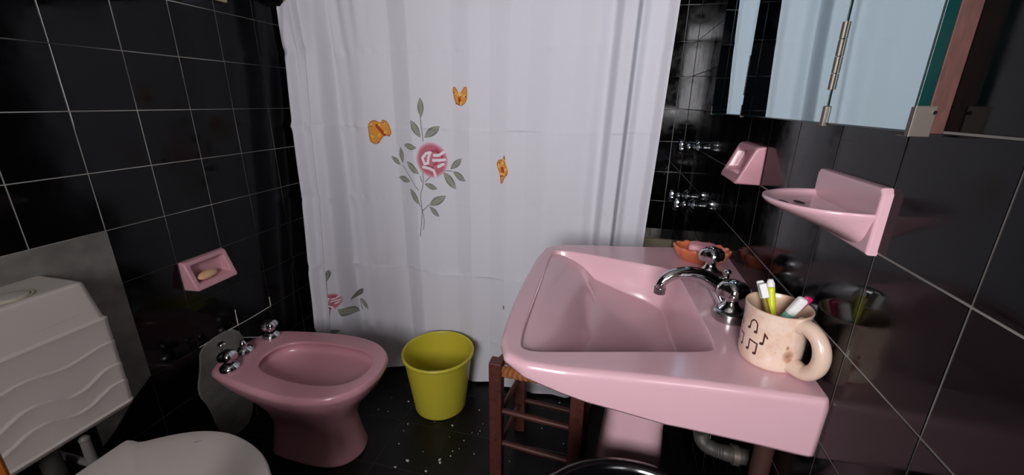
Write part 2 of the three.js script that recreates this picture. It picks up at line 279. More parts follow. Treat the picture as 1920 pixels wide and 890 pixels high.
{
  const root = thing('shower_curtain', 'white fabric shower curtain printed with a pink rose sprig and orange butterflies', 'curtain');
  const prof = [[-1.265, .0], [-1.235, .026], [-1.205, .004], [-1.175, -.010], [-1.14, .036], [-1.11, .022], [-1.075, -.030], [-1.02, -.018], [-.95, -.002], [-.90, -.004], [-.83, -.016], [-.745, .008], [-.66, .008], [-.58, .0], [-.51, .010], [-.44, -.001], [-.37, .009], [-.30, .004], [-.22, .013], [-.14, .004], [-.08, .011], [-.035, -.004], [.0, .026], [.035, .03], [.05, -.008], [.08, -.022], [.12, -.016], [.155, .004]];
  const xCalm = x => 1 - .65 * smooth(-1.05, -.9, x) * (1 - smooth(-.12, -.05, x));
  const pz = x => { let k = 0; while (k < prof.length - 2 && x > prof[k + 1][0]) k++; const [a, za] = prof[k], [b, zb] = prof[k + 1], t = clamp((x - a) / (b - a), 0, 1); return lerp(za, zb, lerp(t, t * t * (3 - 2 * t), xCalm(x))); };
  const nx = 400, ny = 380, pos = [], uv = [], idx = [], yBot = .014, topAt = x => 1.512 + .05 * clamp((x + 1.25) / .11, 0, 1);
  for (let j = 0; j <= ny; j++) for (let i = 0; i <= nx; i++) {
    const s = i / nx, v = j / ny, xn = lerp(-1.265, .155, s), y0 = lerp(yBot, topAt(xn), v);
    const xl = lerp(-1.222, -1.262, smooth(0, 1.5, y0)), xr_ = lerp(.10, .157, clamp(y0 / 1.5, 0, 1));
    let x = lerp(xl, xr_, s), drop = 1 - v;
    const nearLeft = 1 - smooth(-1.2, -.85, xn);
    let z = -1.452 + pz(xn) * (1.2 + .5 * drop) + (.115 * nearLeft + .012) * Math.pow(drop, 1.3);
    // packing creases: the cloth tilts a little, back and forth, between the folded lines
    const yc = [0, .215, .51, .803, 1.084, 1.355, 1.56]; let k = 0; while (k < 5 && y0 > yc[k + 1]) k++; const t = (y0 - yc[k]) / (yc[k + 1] - yc[k]);
    z += .008 * (k % 2 ? t : 1 - t) * (.4 + .6 * Math.abs(Math.sin(xn * 9 + k)));
    // small crumples along the creases, more of them on the gathered left side
    for (const c of yc) { const e = Math.exp(-Math.pow((y0 - c) / .016, 2)); if (e > .01) z += e * (.007 + .032 * nearLeft) * fbm(xn * 26, c * 9, 3, 2); }
    for (const c of [.215, .51, .803, 1.084, 1.355]) z += .0032 * Math.exp(-Math.abs(y0 - c) / .007) * clamp(.35 + 1.6 * fbm(xn * 4.1, c * 13, 6, 2), 0, 1);
    for (const c of [-.742, -.512, -.366, -.215]) z += .0022 * Math.exp(-Math.abs(xn - c) / .006) * clamp(.5 + 1.2 * fbm(y0 * 3.3, c * 17, 2, 2), 0, 1);
    // gathered pleats under the rod on the left
    z += nearLeft * smooth(.72, 1, v) * .014 * Math.sin(xn * 95 + y0 * 6);
    z += .004 * fbm(xn * 5, y0 * 4, 8, 3);
    const y = y0 + .008 * fbm(xn * 9, 1, 4, 2) * (1 - v);
    pos.push(x, y, z); uv.push((xn - CU.x0) / CU.w, (y0 - CU.y0) / CU.h);
  }
  for (let j = 0; j < ny; j++) for (let i = 0; i < nx; i++) { const a = j * (nx + 1) + i, b = a + 1, c = a + nx + 1, d = c + 1; idx.push(a, b, d, a, d, c); }
  const g = new THREE.BufferGeometry(); g.setAttribute('position', new THREE.Float32BufferAttribute(pos, 3)); g.setAttribute('uv', new THREE.Float32BufferAttribute(uv, 2)); g.setIndex(idx); g.computeVertexNormals();
  mesh('curtain_sheet', g, phys({ map: curtainPrint(), roughness: .9, transmission: .22, thickness: 0, side: THREE.DoubleSide, specularIntensity: .3 }), root);
}
{ const r = thing('curtain_rod', 'olive beige curtain rod across the shower opening', 'rod');
  mesh('pole', cyl(.0125, .0125, XR - XL - .012, 0, 0, 0, 20).rotateZ(Math.PI / 2).translate((XL + XR) / 2, 1.532, -1.512), M.rod, r);
  for (const x of [XL + .008, XR - .008]) mesh('flange', cyl(.026, .026, .014).rotateZ(Math.PI / 2).translate(x, 1.532, -1.512), M.rod, r); }
{ const h = thing('wall_hook', 'small beige hook block on the black wall beside the curtain rod', 'hook', [XL, 1.495, -1.2]);
  mesh('plate', rbox(.014, .03, .05, .004, .007, 0, 0), M.cream, h); mesh('peg', cyl(.006, .007, .03, 0, 0, 0, 12).rotateZ(Math.PI / 2).translate(.026, .006, 0), M.cream, h); }

// ------------------------------------------------------------------ washbasin
const SY = .7765;
{
  const root = thing('washbasin', 'pink ceramic washbasin with a wide sloping bowl fixed to the wall', 'washbasin');
  const outerP = [[.3294, -.578], [.3294, -.70], [.3294, -.9], [.3294, -1.1], [.3294, -1.245], [.25, -1.232], [.098, -1.203], [-.058, -1.176], [-.125, -1.163], [-.172, -1.12], [-.184, -1.03], [-.186, -.888], [-.184, -.772], [-.178, -.68], [-.17, -.612], [-.152, -.572], [-.115, -.554], [-.055, -.553], [.03, -.562], [.146, -.572], [.25, -.577]];
  const C = [.03, -.87], N = 320, outer = polar(outerP, C, N, [outerP[0], outerP[4]]);
  const innerP = chaikin([[-.152, -1.08], [-.138, -1.108], [-.05, -1.095], [.06, -1.066], [.155, -1.045], [.178, -1.02], [.186, -.93], [.196, -.80], [.202, -.69], [.192, -.668], [.10, -.645], [-.05, -.605], [-.12, -.588], [-.138, -.612], [-.146, -.78], [-.15, -.95]], 3);
  const inner = polar(innerP, C, N);
  const edge = [[-.19, .757], [-.15, .755], [-.116, .746], [-.056, .729], [-.011, .715], [.117, .689], [.236, .678], [.34, .669]];
  const bottomY = x => { let k = 0; while (k < edge.length - 2 && x > edge[k + 1][0]) k++; return lerp(edge[k][1], edge[k + 1][1], clamp((x - edge[k][0]) / (edge[k + 1][0] - edge[k][0]), 0, 1)); };
  const L = (o, t) => [lerp(C[0], o[0], t), lerp(C[1], o[1], t)];
  const inset = (o, d) => { const dx = C[0] - o[0], dz = C[1] - o[1], l = Math.hypot(dx, dz); const wallHug = o[0] > .32 ? 0 : 1; return [o[0] + dx / l * d * wallHug, o[1] + dz / l * d]; };
  const rings = [], R = .013;
  rings.push(outer.map(o => { const q = L(o, .35); return V(q[0], bottomY(q[0]) + .01 - .125 * smooth(-.04, .06, q[0]), q[1]); }));
  rings.push(outer.map(o => { const q = L(o, .72); return V(q[0], bottomY(q[0]) + .016 - .06 * smooth(-.1, .1, q[0]), q[1]); }));
  rings.push(outer.map(o => { const q = inset(o, .03); return V(q[0], bottomY(o[0]) + .012, q[1]); }));
  rings.push(outer.map(o => { const q = inset(o, .014); return V(q[0], bottomY(o[0]), q[1]); }));
  rings.push(outer.map(o => { const q = inset(o, .006); return V(q[0], bottomY(o[0]) - .001, q[1]); }));
  rings.push(outer.map(o => { const q = inset(o, .001); return V(q[0], bottomY(o[0]) + .006, q[1]); }));
  for (let k = 0; k <= 6; k++) { const a = k / 6 * Math.PI / 2; rings.push(outer.map(o => { const q = inset(o, R * (1 - Math.cos(a))); return V(q[0], SY - R + R * Math.sin(a), q[1]); })); }
  for (const f of [.3, .6, .9]) rings.push(outer.map((o, i) => V(lerp(inset(o, R)[0], inner[i][0], f), SY - .001 * f, lerp(inset(o, R)[1], inner[i][1], f))));
  // bowl: steep walls meeting a floor that slopes down towards the wall side
  const K = 36;
  for (let k = 0; k <= K; k++) {
    const s = Math.pow(k / K, 1.6) * .985;
    rings.push(inner.map(p => {
      const q = L(p, 1 - s), d = Math.hypot(q[0] - p[0], q[1] - p[1]);
      const wall = d < .008 ? d * d / .016 * 4.2 : (d - .004) * 4.2;
      const fl = .036 + .072 * clamp((q[0] + .15) / .33, 0, 1);
      const h = .014, m = clamp(.5 + .5 * (fl - wall) / h, 0, 1), dep = lerp(fl, wall, m) - h * m * (1 - m);
      return V(q[0], SY - .001 - Math.max(0, dep), q[1]);
    }));
  }
  mesh('basin', loft(rings), M.pink, root);
}
{ // pedestal
  const root = thing('basin_pedestal', 'pink ceramic pedestal column under the washbasin', 'pedestal');
  const plan = (w, d) => { const p = []; for (let i = 0; i < 72; i++) { const a = i / 72 * Math.PI * 2, c = Math.cos(a), s = Math.sin(a), e = 2 / 3.2; let x = Math.sign(c) * Math.pow(Math.abs(c), e) * w / 2, z = Math.sign(s) * Math.pow(Math.abs(s), e) * d / 2; z *= 1 - .05 * Math.exp(-Math.pow((x / w + .12) / .12, 2)); p.push([x, z]); } return p.reverse(); };
  const rings = [[0, .2, .22], [.03, .205, .225], [.06, .19, .2], [.25, .165, .17], [.45, .135, .15], [.54, .145, .16], [.562, .15, .165]].map(([y, w, d]) => plan(w, d).map(([x, z]) => V(.103 + x - (1 - y / .56) * .01, y, -.885 + z)));
  mesh('column', loft(rings), M.pink, root);
}
// two-handled chrome faucet
function lobedHandle(parent, x, y, z, s = 1, turn = 0) {
  const rings = [];
  for (const [h, r] of [[.008, .010], [.004, .016], [.001, .0225], [.002, .0262], [.010, .0285], [.020, .0268], [.027, .021], [.0305, .011]]) {
    const ring = []; for (let i = 0; i < 64; i++) { const a = i / 64 * Math.PI * 2, q = 1 - (r > .012 ? .2 : .05) * Math.pow(.5 - .5 * Math.cos(4 * a), 1.5); ring.push(V(Math.cos(-a + turn) * r * q * s, h * s, Math.sin(-a + turn) * r * q * s)); }
    rings.push(ring);
  }
  const m = mesh('handle', loft(rings), M.chrome, parent); m.position.set(x, y, z); return m;
}
{
  const root = thing('basin_faucet', 'chrome two-handled faucet with an arched spout on the washbasin', 'faucet', [.25, SY - .0015, -.9]);
  for (const dz of [.098, -.1]) {
    const b = mesh('escutcheon', move(lathe([[0, .022], [.02, .022], [.029, .0195], [.031, .016], [.031, .001], [.029, 0], [0, 0]], 8 * 6), -.003, 0, dz), M.chromeDull, root);
    mesh('stem', move(lathe([[.022, .0], [.0185, .004], [.0125, .012], [.0105, .02], [.011, .034], [0, .034]], 32), -.003, .022, dz), M.chrome, root);
    const h = lobedHandle(root, -.003, .0475, dz, 1.05, dz); h.rotation.z = .06;
    mesh('handle_cap', move(new THREE.SphereGeometry(.007, 16, 10).scale(1, .5, 1), -.003, .0795, dz), M.chrome, root);
  }
  mesh('body', merged([rbox(.036, .024, .16, .011, 0, .013, 0, 4), move(lathe([[.019, 0], [.018, .02], [.014, .03], [.006, .036], [0, .0365]], 32), 0, .012, 0)]), M.chrome, root);
  mesh('spout', sweep([[.004, .024, .003], [-.02, .038, .006], [-.05, .053, .012], [-.085, .057, .022], [-.112, .051, .032], [-.126, .038, .037], [-.129, .022, .038]], [.019, .0175, .015, .013, .0118, .0112, .011], 20, 48), M.chrome, root);
  mesh('aerator', cyl(.0122, .0122, .013, -.1293, .018, .038, 24), M.chromeDull, root);
  mesh('pop_up_knob', merged([cyl(.004, .005, .016, .010, .05, -.004, 10), move(new THREE.SphereGeometry(.008, 14, 10).scale(1, .7, 1), .010, .059, -.004)]), M.chrome, root);
}
// waste pipe and hose under the basin
{ const root = thing('waste_pipe', 'grey ribbed waste pipe running to the wall under the washbasin', 'pipe');
  const rings = [], c = new THREE.CatmullRomCurve3([V(.218, .545, -.745), V(.226, .518, -.745), V(.25, .504, -.745), V(.29, .5, -.745), V(.327, .5, -.745)]), fr = c.computeFrenetFrames(90, false);
  for (let i = 0; i <= 90; i++) { const t = i / 90, p = c.getPoint(t), r = .014 + (t < .62 ? .0016 * Math.sin(t * 180) : .002), ring = []; for (let a = 0; a < 18; a++) { const w = a / 18 * 6.2832; ring.push(p.clone().addScaledVector(fr.normals[i], Math.cos(w) * r).addScaledVector(fr.binormals[i], Math.sin(w) * r)); } rings.push(ring); }
  mesh('pipe', loft(rings), M.grayPipe, root);
  mesh('collar', cyl(.02, .02, .012).rotateZ(Math.PI / 2).translate(.288, .5, -.745), M.clip, root); }
{ const root = thing('supply_pipe', 'dark brown vertical pipe on the wall under the washbasin', 'pipe');
  mesh('pipe', sweep([[.312, .62, -.69], [.313, .45, -.69], [.312, .25, -.69], [.313, .002, -.69]], [.016, .016, .016], 16, 20), M.brownPipe, root); }
{ const root = thing('water_hose', 'thin chrome water hose under the washbasin', 'hose');
  mesh('hose', sweep([[.262, .56, -.85], [.26, .5, -.82], [.256, .38, -.79], [.29, .3, -.79], [.326, .3, -.79]], [.005, .005], 10, 30), M.chrome, root); }

// ------------------------------------------------------------------ things on the washbasin
const top = SY - .0012;
{
  const root = thing('soap_dish', 'scalloped orange soap dish on the far corner of the washbasin', 'soap dish', [.25, top, -1.125], -.25);
  const rings = [], ring = (r, y, w) => { const a = []; for (let i = 0; i < 120; i++) { const t = -i / 120 * Math.PI * 2, k = r * (1 + w * Math.cos(14 * t)); a.push(V(Math.cos(t) * k * .066, y + w * .05 * Math.cos(14 * t), Math.sin(t) * k * .046)); } return a; };
  for (const [r, y, w] of [[.7, 0, .01], [.78, .001, .015], [.97, .014, .025], [1.06, .030, .028], [1.07, .036, .028], [1.02, .0385, .03], [.95, .035, .025], [.84, .024, .02], [.3, .019, .01]]) rings.push(ring(r, y, w));
  mesh('dish', loft(rings), M.orange, root);
}
{ const g = new RoundedBoxGeometry(.07, .024, .046, 5, .0115); const s = mesh('soap_bar', g, M.soapPink); s.position.set(.252, top + .0345, -1.128); s.rotation.set(.06, -.2, .02); tag(s, 'pale pink oval soap bar lying in the orange dish', 'soap'); }
{
  const mx = .277, mz = -.674, root = thing('ceramic_mug', 'cream ceramic mug with brown music notes holding toothbrushes', 'mug', [mx, top, mz]);
  const W = 1024, H = 256, cv = document.createElement('canvas'); cv.width = W; cv.height = H; const c = cv.getContext('2d');
  c.fillStyle = '#e2c8b6'; c.fillRect(0, 0, W, H);
  for (let i = 0; i < 260; i++) { c.fillStyle = ['rgba(205,150,110,.13)', 'rgba(240,216,196,.2)', 'rgba(190,120,90,.10)'][i % 3]; c.beginPath(); c.arc(rnd() * W, rnd() * H, 4 + rnd() * 26, 0, 7); c.fill(); }
  for (let i = 0; i < 50; i++) { c.fillStyle = 'rgba(120,60,40,.5)'; c.beginPath(); c.arc(rnd() * W, rnd() * H, .7 + rnd() * 1.4, 0, 7); c.fill(); }
  for (const [u, v, r] of [[.70, 168, 34], [.715, 196, 22], [.69, 130, 12]]) { const g = c.createRadialGradient(u * W, v, 2, u * W, v, r); g.addColorStop(0, 'rgba(104,58,34,.62)'); g.addColorStop(.6, 'rgba(140,84,52,.32)'); g.addColorStop(1, 'rgba(150,90,60,0)'); c.fillStyle = g; c.beginPath(); c.arc(u * W, v, r, 0, 7); c.fill(); }
  c.fillStyle = 'rgba(150,90,60,.55)'; c.fillRect(0, H - 7, W, 7);
  c.strokeStyle = c.fillStyle = '#4a2620'; c.lineWidth = 4.5; c.lineCap = 'round';
  const dot = (x, y, r = 5) => { c.beginPath(); c.ellipse(x, y, r * 1.15, r * .85, -.3, 0, 7); c.fill(); };
  const two = (x0, y0, s = 1, curve = 0) => { c.save(); c.translate(x0, y0); c.scale(1.75, 1.5); const x = 0, y = 0; dot(x, y + 30 * s); dot(x + 26 * s, y + 34 * s); c.beginPath(); c.moveTo(x + 4, y + 30 * s); if (curve) { c.lineTo(x + 4, y + 12 * s); c.quadraticCurveTo(x + 15 * s, y - 8 * s, x + 28 * s, y + 10 * s); } else { c.lineTo(x + 4, y); c.lineTo(x + 30 * s, y + 3 * s); } c.lineTo(x + 30 * s, y + 34 * s); c.stroke(); c.restore(); };
  const one = (x0, y0, s = 1) => { c.save(); c.translate(x0, y0); c.scale(1.75, 1.5); const x = 0, y = 0; dot(x, y + 30 * s); c.beginPath(); c.moveTo(x + 5, y + 30 * s); c.lineTo(x + 5, y); c.lineTo(x + 14, y + 9); c.stroke(); c.restore(); };
  const ux = u => u * W;
  // the notes run round the side that faces the room
  for (const [u, v, k] of [[-.02, 48, 'c'], [.065, 92, 'o'], [-.005, 142, 't'], [-.1, 80, 'o'], [-.1, 134, 't'], [-.18, 60, 'c'], [-.19, 140, 'o']]) { const x = ux((u + 1 + .5) % 1); k === 'c' ? two(x, v, 1, 1) : k === 't' ? two(x, v) : one(x, v); }
  const t = new THREE.CanvasTexture(cv); t.colorSpace = THREE.SRGBColorSpace; t.wrapS = THREE.RepeatWrapping;
  const glaze = phys({ map: t, roughness: .25, clearcoat: .5, clearcoatRoughness: .12 });
  const outP = [[.0395, 0], [.043, .003], [.0455, .012], [.046, .04], [.0455, .075], [.0465, .092], [.0475, .0985]], side = lathe(outP, 72);
  { const uv = side.attributes.uv, p = side.attributes.position; for (let i = 0; i < uv.count; i++) { uv.setXY(i, uv.getX(i), p.getY(i) / .0985); } }
  side.rotateY(-1.06 - Math.PI);
  mesh('cup', side, glaze, root);
  const plain = phys({ color: 0xd6b69c, roughness: .3, clearcoat: .4 });
  mesh('inside', lathe([[.0475, .0985], [.0465, .1], [.044, .099], [.042, .09], [.041, .04], [.038, .01], [0, .008], [0, 0], [.0395, 0]], 72), plain, root);
  const hd = [.50, .866], H3 = (r, y) => [hd[0] * r, y, hd[1] * r];
  mesh('handle', sweep([H3(.040, .084), H3(.056, .086), H3(.073, .075), H3(.081, .055), H3(.078, .032), H3(.064, .016), H3(.040, .015)], [.0135, .0115, .011, .0115, .0115, .0115, .0135], 18, 48, 1.15), phys({ color: 0xdcc0ac, roughness: .25, clearcoat: .5 }), root);
}
function brush(name, label, base, tip, parts) {
  const o = thing(name, label, 'toothbrush', base, 0, undefined); const d = V(...tip).sub(V(...base)); const len = d.length();
  o.quaternion.setFromUnitVectors(V(0, 1, 0), d.normalize());
  parts(o, len); return o;
}
{
  const mx = .277, mz = -.674, y0 = top + .0105;
  brush('toothbrush', 'toothbrush with white bristle head leaning on the mug rim beside the lime one', [mx + .012, y0, mz + .012], [mx - .028, top + .128, mz - .016], (o, L) => {
    mesh('shaft', sweep([[0, 0, 0], [0, L * .5, 0], [0, L * .8, 0]], [.0045, .005, .004], 12, 16), M.olive, o); mesh('head', rbox(.011, .03, .006, .0028, 0, L - .012, 0), M.white, o); mesh('bristles', rbox(.011, .024, .011, .002, 0, L - .012, .0085), M.white, o); });
  brush('toothbrush', 'lime yellow toothbrush handle with white end in the mug', [mx + .004, y0, mz + .012], [mx - .012, top + .133, mz - .022], (o, L) => {
    mesh('shaft', sweep([[0, 0, 0], [0, L * .5, 0], [0, L * .9, 0]], [.004, .0058, .0062], 14, 16), M.lime, o); mesh('end_cap', sweep([[0, L * .9, 0], [0, L * .95, 0], [0, L, 0]], [.0062, .006, .0035], 14, 10), M.white, o); });
  brush('toothbrush', 'white toothbrush head with teal and gold bands resting in the mug', [mx - .018, y0, mz - .006], [mx + .026, top + .118, mz + .012], (o, L) => {
    mesh('shaft', sweep([[0, 0, 0], [0, L * .5, 0], [0, L * .66, 0]], [.0045, .0055, .007], 14, 16), M.gold, o); mesh('band', cyl(.0078, .0075, .014, 0, L * .68, 0, 18), M.teal, o); mesh('head', rbox(.015, .036, .013, .005, 0, L - .016, 0, 3), M.white, o); });
  brush('toothbrush', 'magenta toothbrush beside the white one in the mug', [mx - .012, y0, mz - .02], [mx + .036, top + .118, mz + .006], (o, L) => {
    mesh('shaft', sweep([[0, 0, 0], [0, L * .5, 0], [0, L * .75, 0]], [.0045, .005, .0048], 12, 16), M.magenta, o); mesh('head', rbox(.012, .034, .007, .003, 0, L - .015, 0), M.magenta, o); });
}
// ------------------------------------------------------------------ ceramic fittings on the walls
// wedge-shaped ceramic holder: shallow at its top, deep at its foot, with a recess that has a level floor
function ceramicHolder(name, label, wallX, dir, zc, yb, yt) {
  const N = 64, root = thing(name, label, 'soap holder'), H = yt - yb, cy = (yb + yt) / 2, rings = [];
  const p = y => lerp(.054, .018, clamp((y - yb) / H, 0, 1));
  const R = (w, lo, hi, r, xf) => { const h = hi - lo; return roundRect(w, h, r, N).map(([u, v]) => { const y = (lo + hi) / 2 + v; return V(wallX + dir * xf(y), y, zc + u * (dir < 0 ? 1 : -1)); }); };
  rings.push(R(.15, yb, yt, .003, () => -.0003), R(.15, yb, yt, .004, () => .004), R(.146, yb + .0005, yt - .001, .006, y => p(y) - .004), R(.142, yb + .002, yt - .003, .008, y => p(y) - .0008), R(.136, yb + .005, yt - .006, .009, y => p(y)), R(.116, yb + .017, yt - .013, .008, y => p(y) - .0005), R(.112, yb + .02, yt - .015, .008, y => p(y) - .004), R(.108, yb + .022, yt - .016, .008, y => Math.max(.007, p(y) - .018)), R(.104, yb + .023, yt - .018, .008, () => .006), R(.06, yb + .035, yt - .03, .006, () => .0045));
  mesh('body', loft(rings), M.pinkShaded, root); return root;
}
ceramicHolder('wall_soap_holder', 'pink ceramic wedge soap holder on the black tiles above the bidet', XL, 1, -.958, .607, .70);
{ const g = new THREE.SphereGeometry(1, 28, 18); const s = mesh('soap_bar', g, M.soapBeige); s.scale.set(.016, .0115, .036); s.position.set(XL + .0275, .6405, -.944); s.rotation.set(0, .1, -.35); tag(s, 'worn beige soap sliver in the pink wall holder', 'soap'); }
ceramicHolder('wall_soap_holder', 'empty pink ceramic wedge holder on the tiles between shower taps and soap shelf', XR, -1, -1.103, 1.003, 1.09);
{ // soap dish bracket on the right wall: oval shelf with raised back plate
  const root = thing('wall_soap_dish', 'pink ceramic soap shelf with drain slots on the tiles under the mirror', 'soap dish');
  const zc = -.66, hw = .083, N = 96, S = XR;
  const half = (proj, w, y, dz = 0) => { const p = []; for (let i = 0; i < N; i++) { const t = i / (N - 1), a = lerp(Math.PI / 2, -Math.PI / 2, t), e = Math.cos(a); p.push(V(S - proj * Math.pow(e, .8), y, zc + dz + Math.sin(a) * w)); } return p; };
  const rings = [];
  for (const [pr, w, y] of [[.004, .05, 1.0], [.012, .062, 1.003], [.026, .07, 1.010], [.05, .075, 1.021], [.085, .079, 1.034], [.105, .083, 1.0435], [.1095, .0845, 1.0485], [.1085, .084, 1.0515], [.104, .0815, 1.0522], [.098, .078, 1.0495], [.088, .072, 1.0445], [.06, .06, 1.0425], [.02, .03, 1.042]]) rings.push(half(pr, w, y));
  mesh('shelf', loft(rings), M.pink, root);
  const bp = new THREE.Shape([[-.083, 1.003], [.083, 1.003], [.083, 1.077], [.079, 1.082], [-.079, 1.082], [-.083, 1.077]].map(p => new THREE.Vector2(...p)));
  const g = new THREE.ExtrudeGeometry(bp, { depth: .008, bevelEnabled: true, bevelSize: .003, bevelThickness: .004, bevelSegments: 3 }); g.rotateY(-Math.PI / 2); g.translate(S, 0, zc);
  mesh('back_plate', g, M.pink, root);
  for (const [x, z] of [[S - .082, -.665], [S - .06, -.668]]) { const d = mesh('drain_slot', new THREE.SphereGeometry(.011, 16, 8).scale(.4, .12, 1), std({ color: 0x1a0d0c, roughness: .8 }), root); d.position.set(x, 1.0442, z); d.rotation.y = .3; }
}
// ------------------------------------------------------------------ mirror with wooden backing
{
  const root = thing('bathroom_mirror', 'three-panel wall mirror on a brown wooden backing board', 'mirror');
  const y0 = 1.152, y1 = 1.82, z0 = -.528, z1 = -1.30, xf = .2996, xb = .311;
  mesh('backing_board', rbox(XR - xb, y1 - y0, z0 - z1, .0012, (XR + xb) / 2, (y0 + y1) / 2, (z0 + z1) / 2), M.cabinetWood, root);
  const pans = [[z0 - .0005, -.717, 0], [-.723, -1.149, .01], [-1.156, -1.343, .19]];
  pans.forEach(([a, b, t], i) => {
    const w = a - b, h = y1 - y0 - .002, p = new THREE.Group(); p.name = 'mirror_panel'; p.position.set((xf + xb) / 2 - Math.sin(t) * w / 2, (y0 + y1) / 2, a - Math.cos(t) * w / 2); p.rotation.y = t; root.add(p);
    mesh('glass', rbox(xb - xf, h, w, .0008, 0, 0, 0), M.glassEdge, p);
    mesh('silvering', box(.0006, h - .005, w - .005, -(xb - xf) / 2 - .0002, 0, 0), M.mirror, p);
    if (i === 2) mesh('clip', rbox(.014, .024, .009, .002, 0, -h / 2 + .009, -w / 2 + .002), M.clip, p);
  });
  for (const z of [-.72, -1.152]) {
    mesh('hinge', merged([0, 1, 2, 3].map(k => cyl(.0036, .0036, .0215, xf - .002, 1.212 + .0225 * k, z, 14))), M.clip, root);
    mesh('gap_strip', box(.006, y1 - y0 - .01, .004, xf + .0045, (y0 + y1) / 2, z), M.dark, root);
    mesh('clip', rbox(.009, .03, .0085, .002, xf - .0005, y0 + .012, z), M.clip, root);
  }
  const clip = mesh('corner_clip', merged([rbox(.0014, .03, .006, .0006, xf - .001, y0 + .012, z0 - .002), rbox(.018, .031, .0014, .0006, xf + .0085, y0 + .0125, z0 + .0011), rbox(.019, .0014, .02, .0006, xf + .0085, y0 - .0025, z0 - .009), cyl(.0011, .0011, .031, xf - .001, y0 + .0125, z0 + .0011, 8)]), M.clip, root);
  mesh('screw', cyl(.0019, .0019, .002, 0, 0, 0, 14).rotateX(Math.PI / 2).translate(xf + .0155, y0 + .0215, z0 + .0022), M.chrome, clip);
}
// ------------------------------------------------------------------ shower taps
function showerTap(label, y, z) {
  const root = thing('shower_tap', label, 'tap', [XR, y, z], 0, 'shower taps on the black wall');
  mesh('flange', lathe([[0, 0], [.028, 0], [.028, .004], [.02, .012], [.016, .02], [0, .02]], 32).rotateZ(Math.PI / 2), M.chrome, root);
  mesh('body', lathe([[.013, .018], [.013, .03], [.016, .032], [.016, .04], [.011, .042], [.010, .054], [0, .054]], 32).rotateZ(Math.PI / 2), M.chrome, root);
  const h = lobedHandle(root, -.052, 0, 0, 1.0, .4); h.rotation.z = Math.PI / 2;
}
showerTap('upper chrome shower tap on the black tiles', 1.012, -1.80);
showerTap('lower chrome shower tap nearer the shower back wall', .79, -1.90);
showerTap('lower chrome shower tap nearer the washbasin', .79, -1.73);

// ------------------------------------------------------------------ bidet
{
  const AZ = -.978, root = thing('bidet', 'pink ceramic bidet standing against the left wall', 'bidet');
  const sym = a => [...a.map(([x, w]) => [x, AZ - w]), ...a.slice().reverse().map(([x, w]) => [x, AZ + w])];
  const N = 160, C = [-.93, AZ], RY = .348;
  const outer = polar(chaikin(sym([[-1.242, .118], [-1.15, .146], [-1.02, .168], [-.88, .180], [-.77, .160], [-.70, .105], [-.676, .035]]), 3), C, N);
  const inner = polar(chaikin(sym([[-1.105, .03], [-1.075, .075], [-1.0, .098], [-.9, .108], [-.80, .10], [-.74, .068], [-.72, .02]]), 3), C, N);
  const base = polar(chaikin(sym([[-1.10, .085], [-1.0, .098], [-.88, .10], [-.80, .075], [-.772, .02]]), 3), C, N);
  const waist = polar(chaikin(sym([[-1.08, .07], [-1.0, .084], [-.88, .085], [-.82, .06], [-.80, .02]]), 3), C, N);
  const mix = (a, b, t) => a.map((p, i) => [lerp(p[0], b[i][0], t), lerp(p[1], b[i][1], t)]), at = (o, y) => o.map(p => V(p[0], y, p[1]));
  const rings = [at(base, 0), at(base, .01), at(mix(base, waist, .5), .06), at(waist, .13), at(mix(waist, outer, .12), .18), at(mix(waist, outer, .36), .225), at(mix(waist, outer, .66), .265), at(mix(waist, outer, .86), .295), at(mix(waist, outer, .965), .32)];
  for (let k = 0; k <= 6; k++) { const a = k / 6 * Math.PI / 2; rings.push(at(mix(outer, inner, .16 * (1 - Math.cos(a)) - .0), RY - .02 + .02 * Math.sin(a))); }
  rings.push(at(mix(outer, inner, .5), RY + .0015), at(mix(outer, inner, .92), RY), at(mix(outer, inner, .98), RY - .0015), at(inner, RY - .006));
  const ctr = inner.map(() => [-.92, AZ]);
  for (const [t, d] of [[-.02, .011], [-.06, .017], [-.075, .027], [-.05, .038], [.02, .046], [.16, .051], [.4, .056], [.7, .06], [.92, .062]]) rings.push(at(mix(inner, ctr, t), RY - d));
  mesh('body', loft(rings), M.pinkShaded, root);
  const gb = (x, z, label, kind) => {
    const t = thing('bidet_tap', label, 'tap', [x, RY - .0005, z], 0, kind ? undefined : undefined);
    mesh('base', lathe([[0, 0], [.0285, 0], [.0295, .004], [.028, .013], [.02, .02], [.012, .026], [0, .026]], 32), M.chrome, t);
    if (!kind) { mesh('stem', cyl(.009, .011, .016, 0, .029, 0, 20), M.chrome, t); const h = lobedHandle(t, 0, .036, 0, 1.02, x * 9); }
    else { mesh('stem', lathe([[.012, .022], [.0135, .03], [.010, .038], [.006, .046], [0, .046]], 24), M.chrome, t); mesh('lever', cyl(.0022, .0022, .075, 0, 0, 0, 10).rotateZ(Math.PI / 2 - .12).translate(.02, .052, -.006).rotateY(.5), M.chrome, t); }
  };
  gb(-1.152, -.874, 'chrome lobed bidet tap nearest the toilet');
  gb(-1.186, -.962, 'chrome middle bidet fitting with a thin lever', 1);
  gb(-1.172, -1.066, 'chrome lobed bidet tap nearest the shower curtain');
  { const t = thing('bidet_drain_knob', 'small chrome pull knob rising between two bidet taps', 'knob', [-1.205, RY - .001, -.905]); mesh('rod', cyl(.0032, .0032, .056, 0, .028, 0, 10), M.chrome, t); mesh('knob', lathe([[0, .054], [.006, .055], [.012, .062], [.0125, .066], [.009, .07], [0, .071]], 20), M.chrome, t); }
}
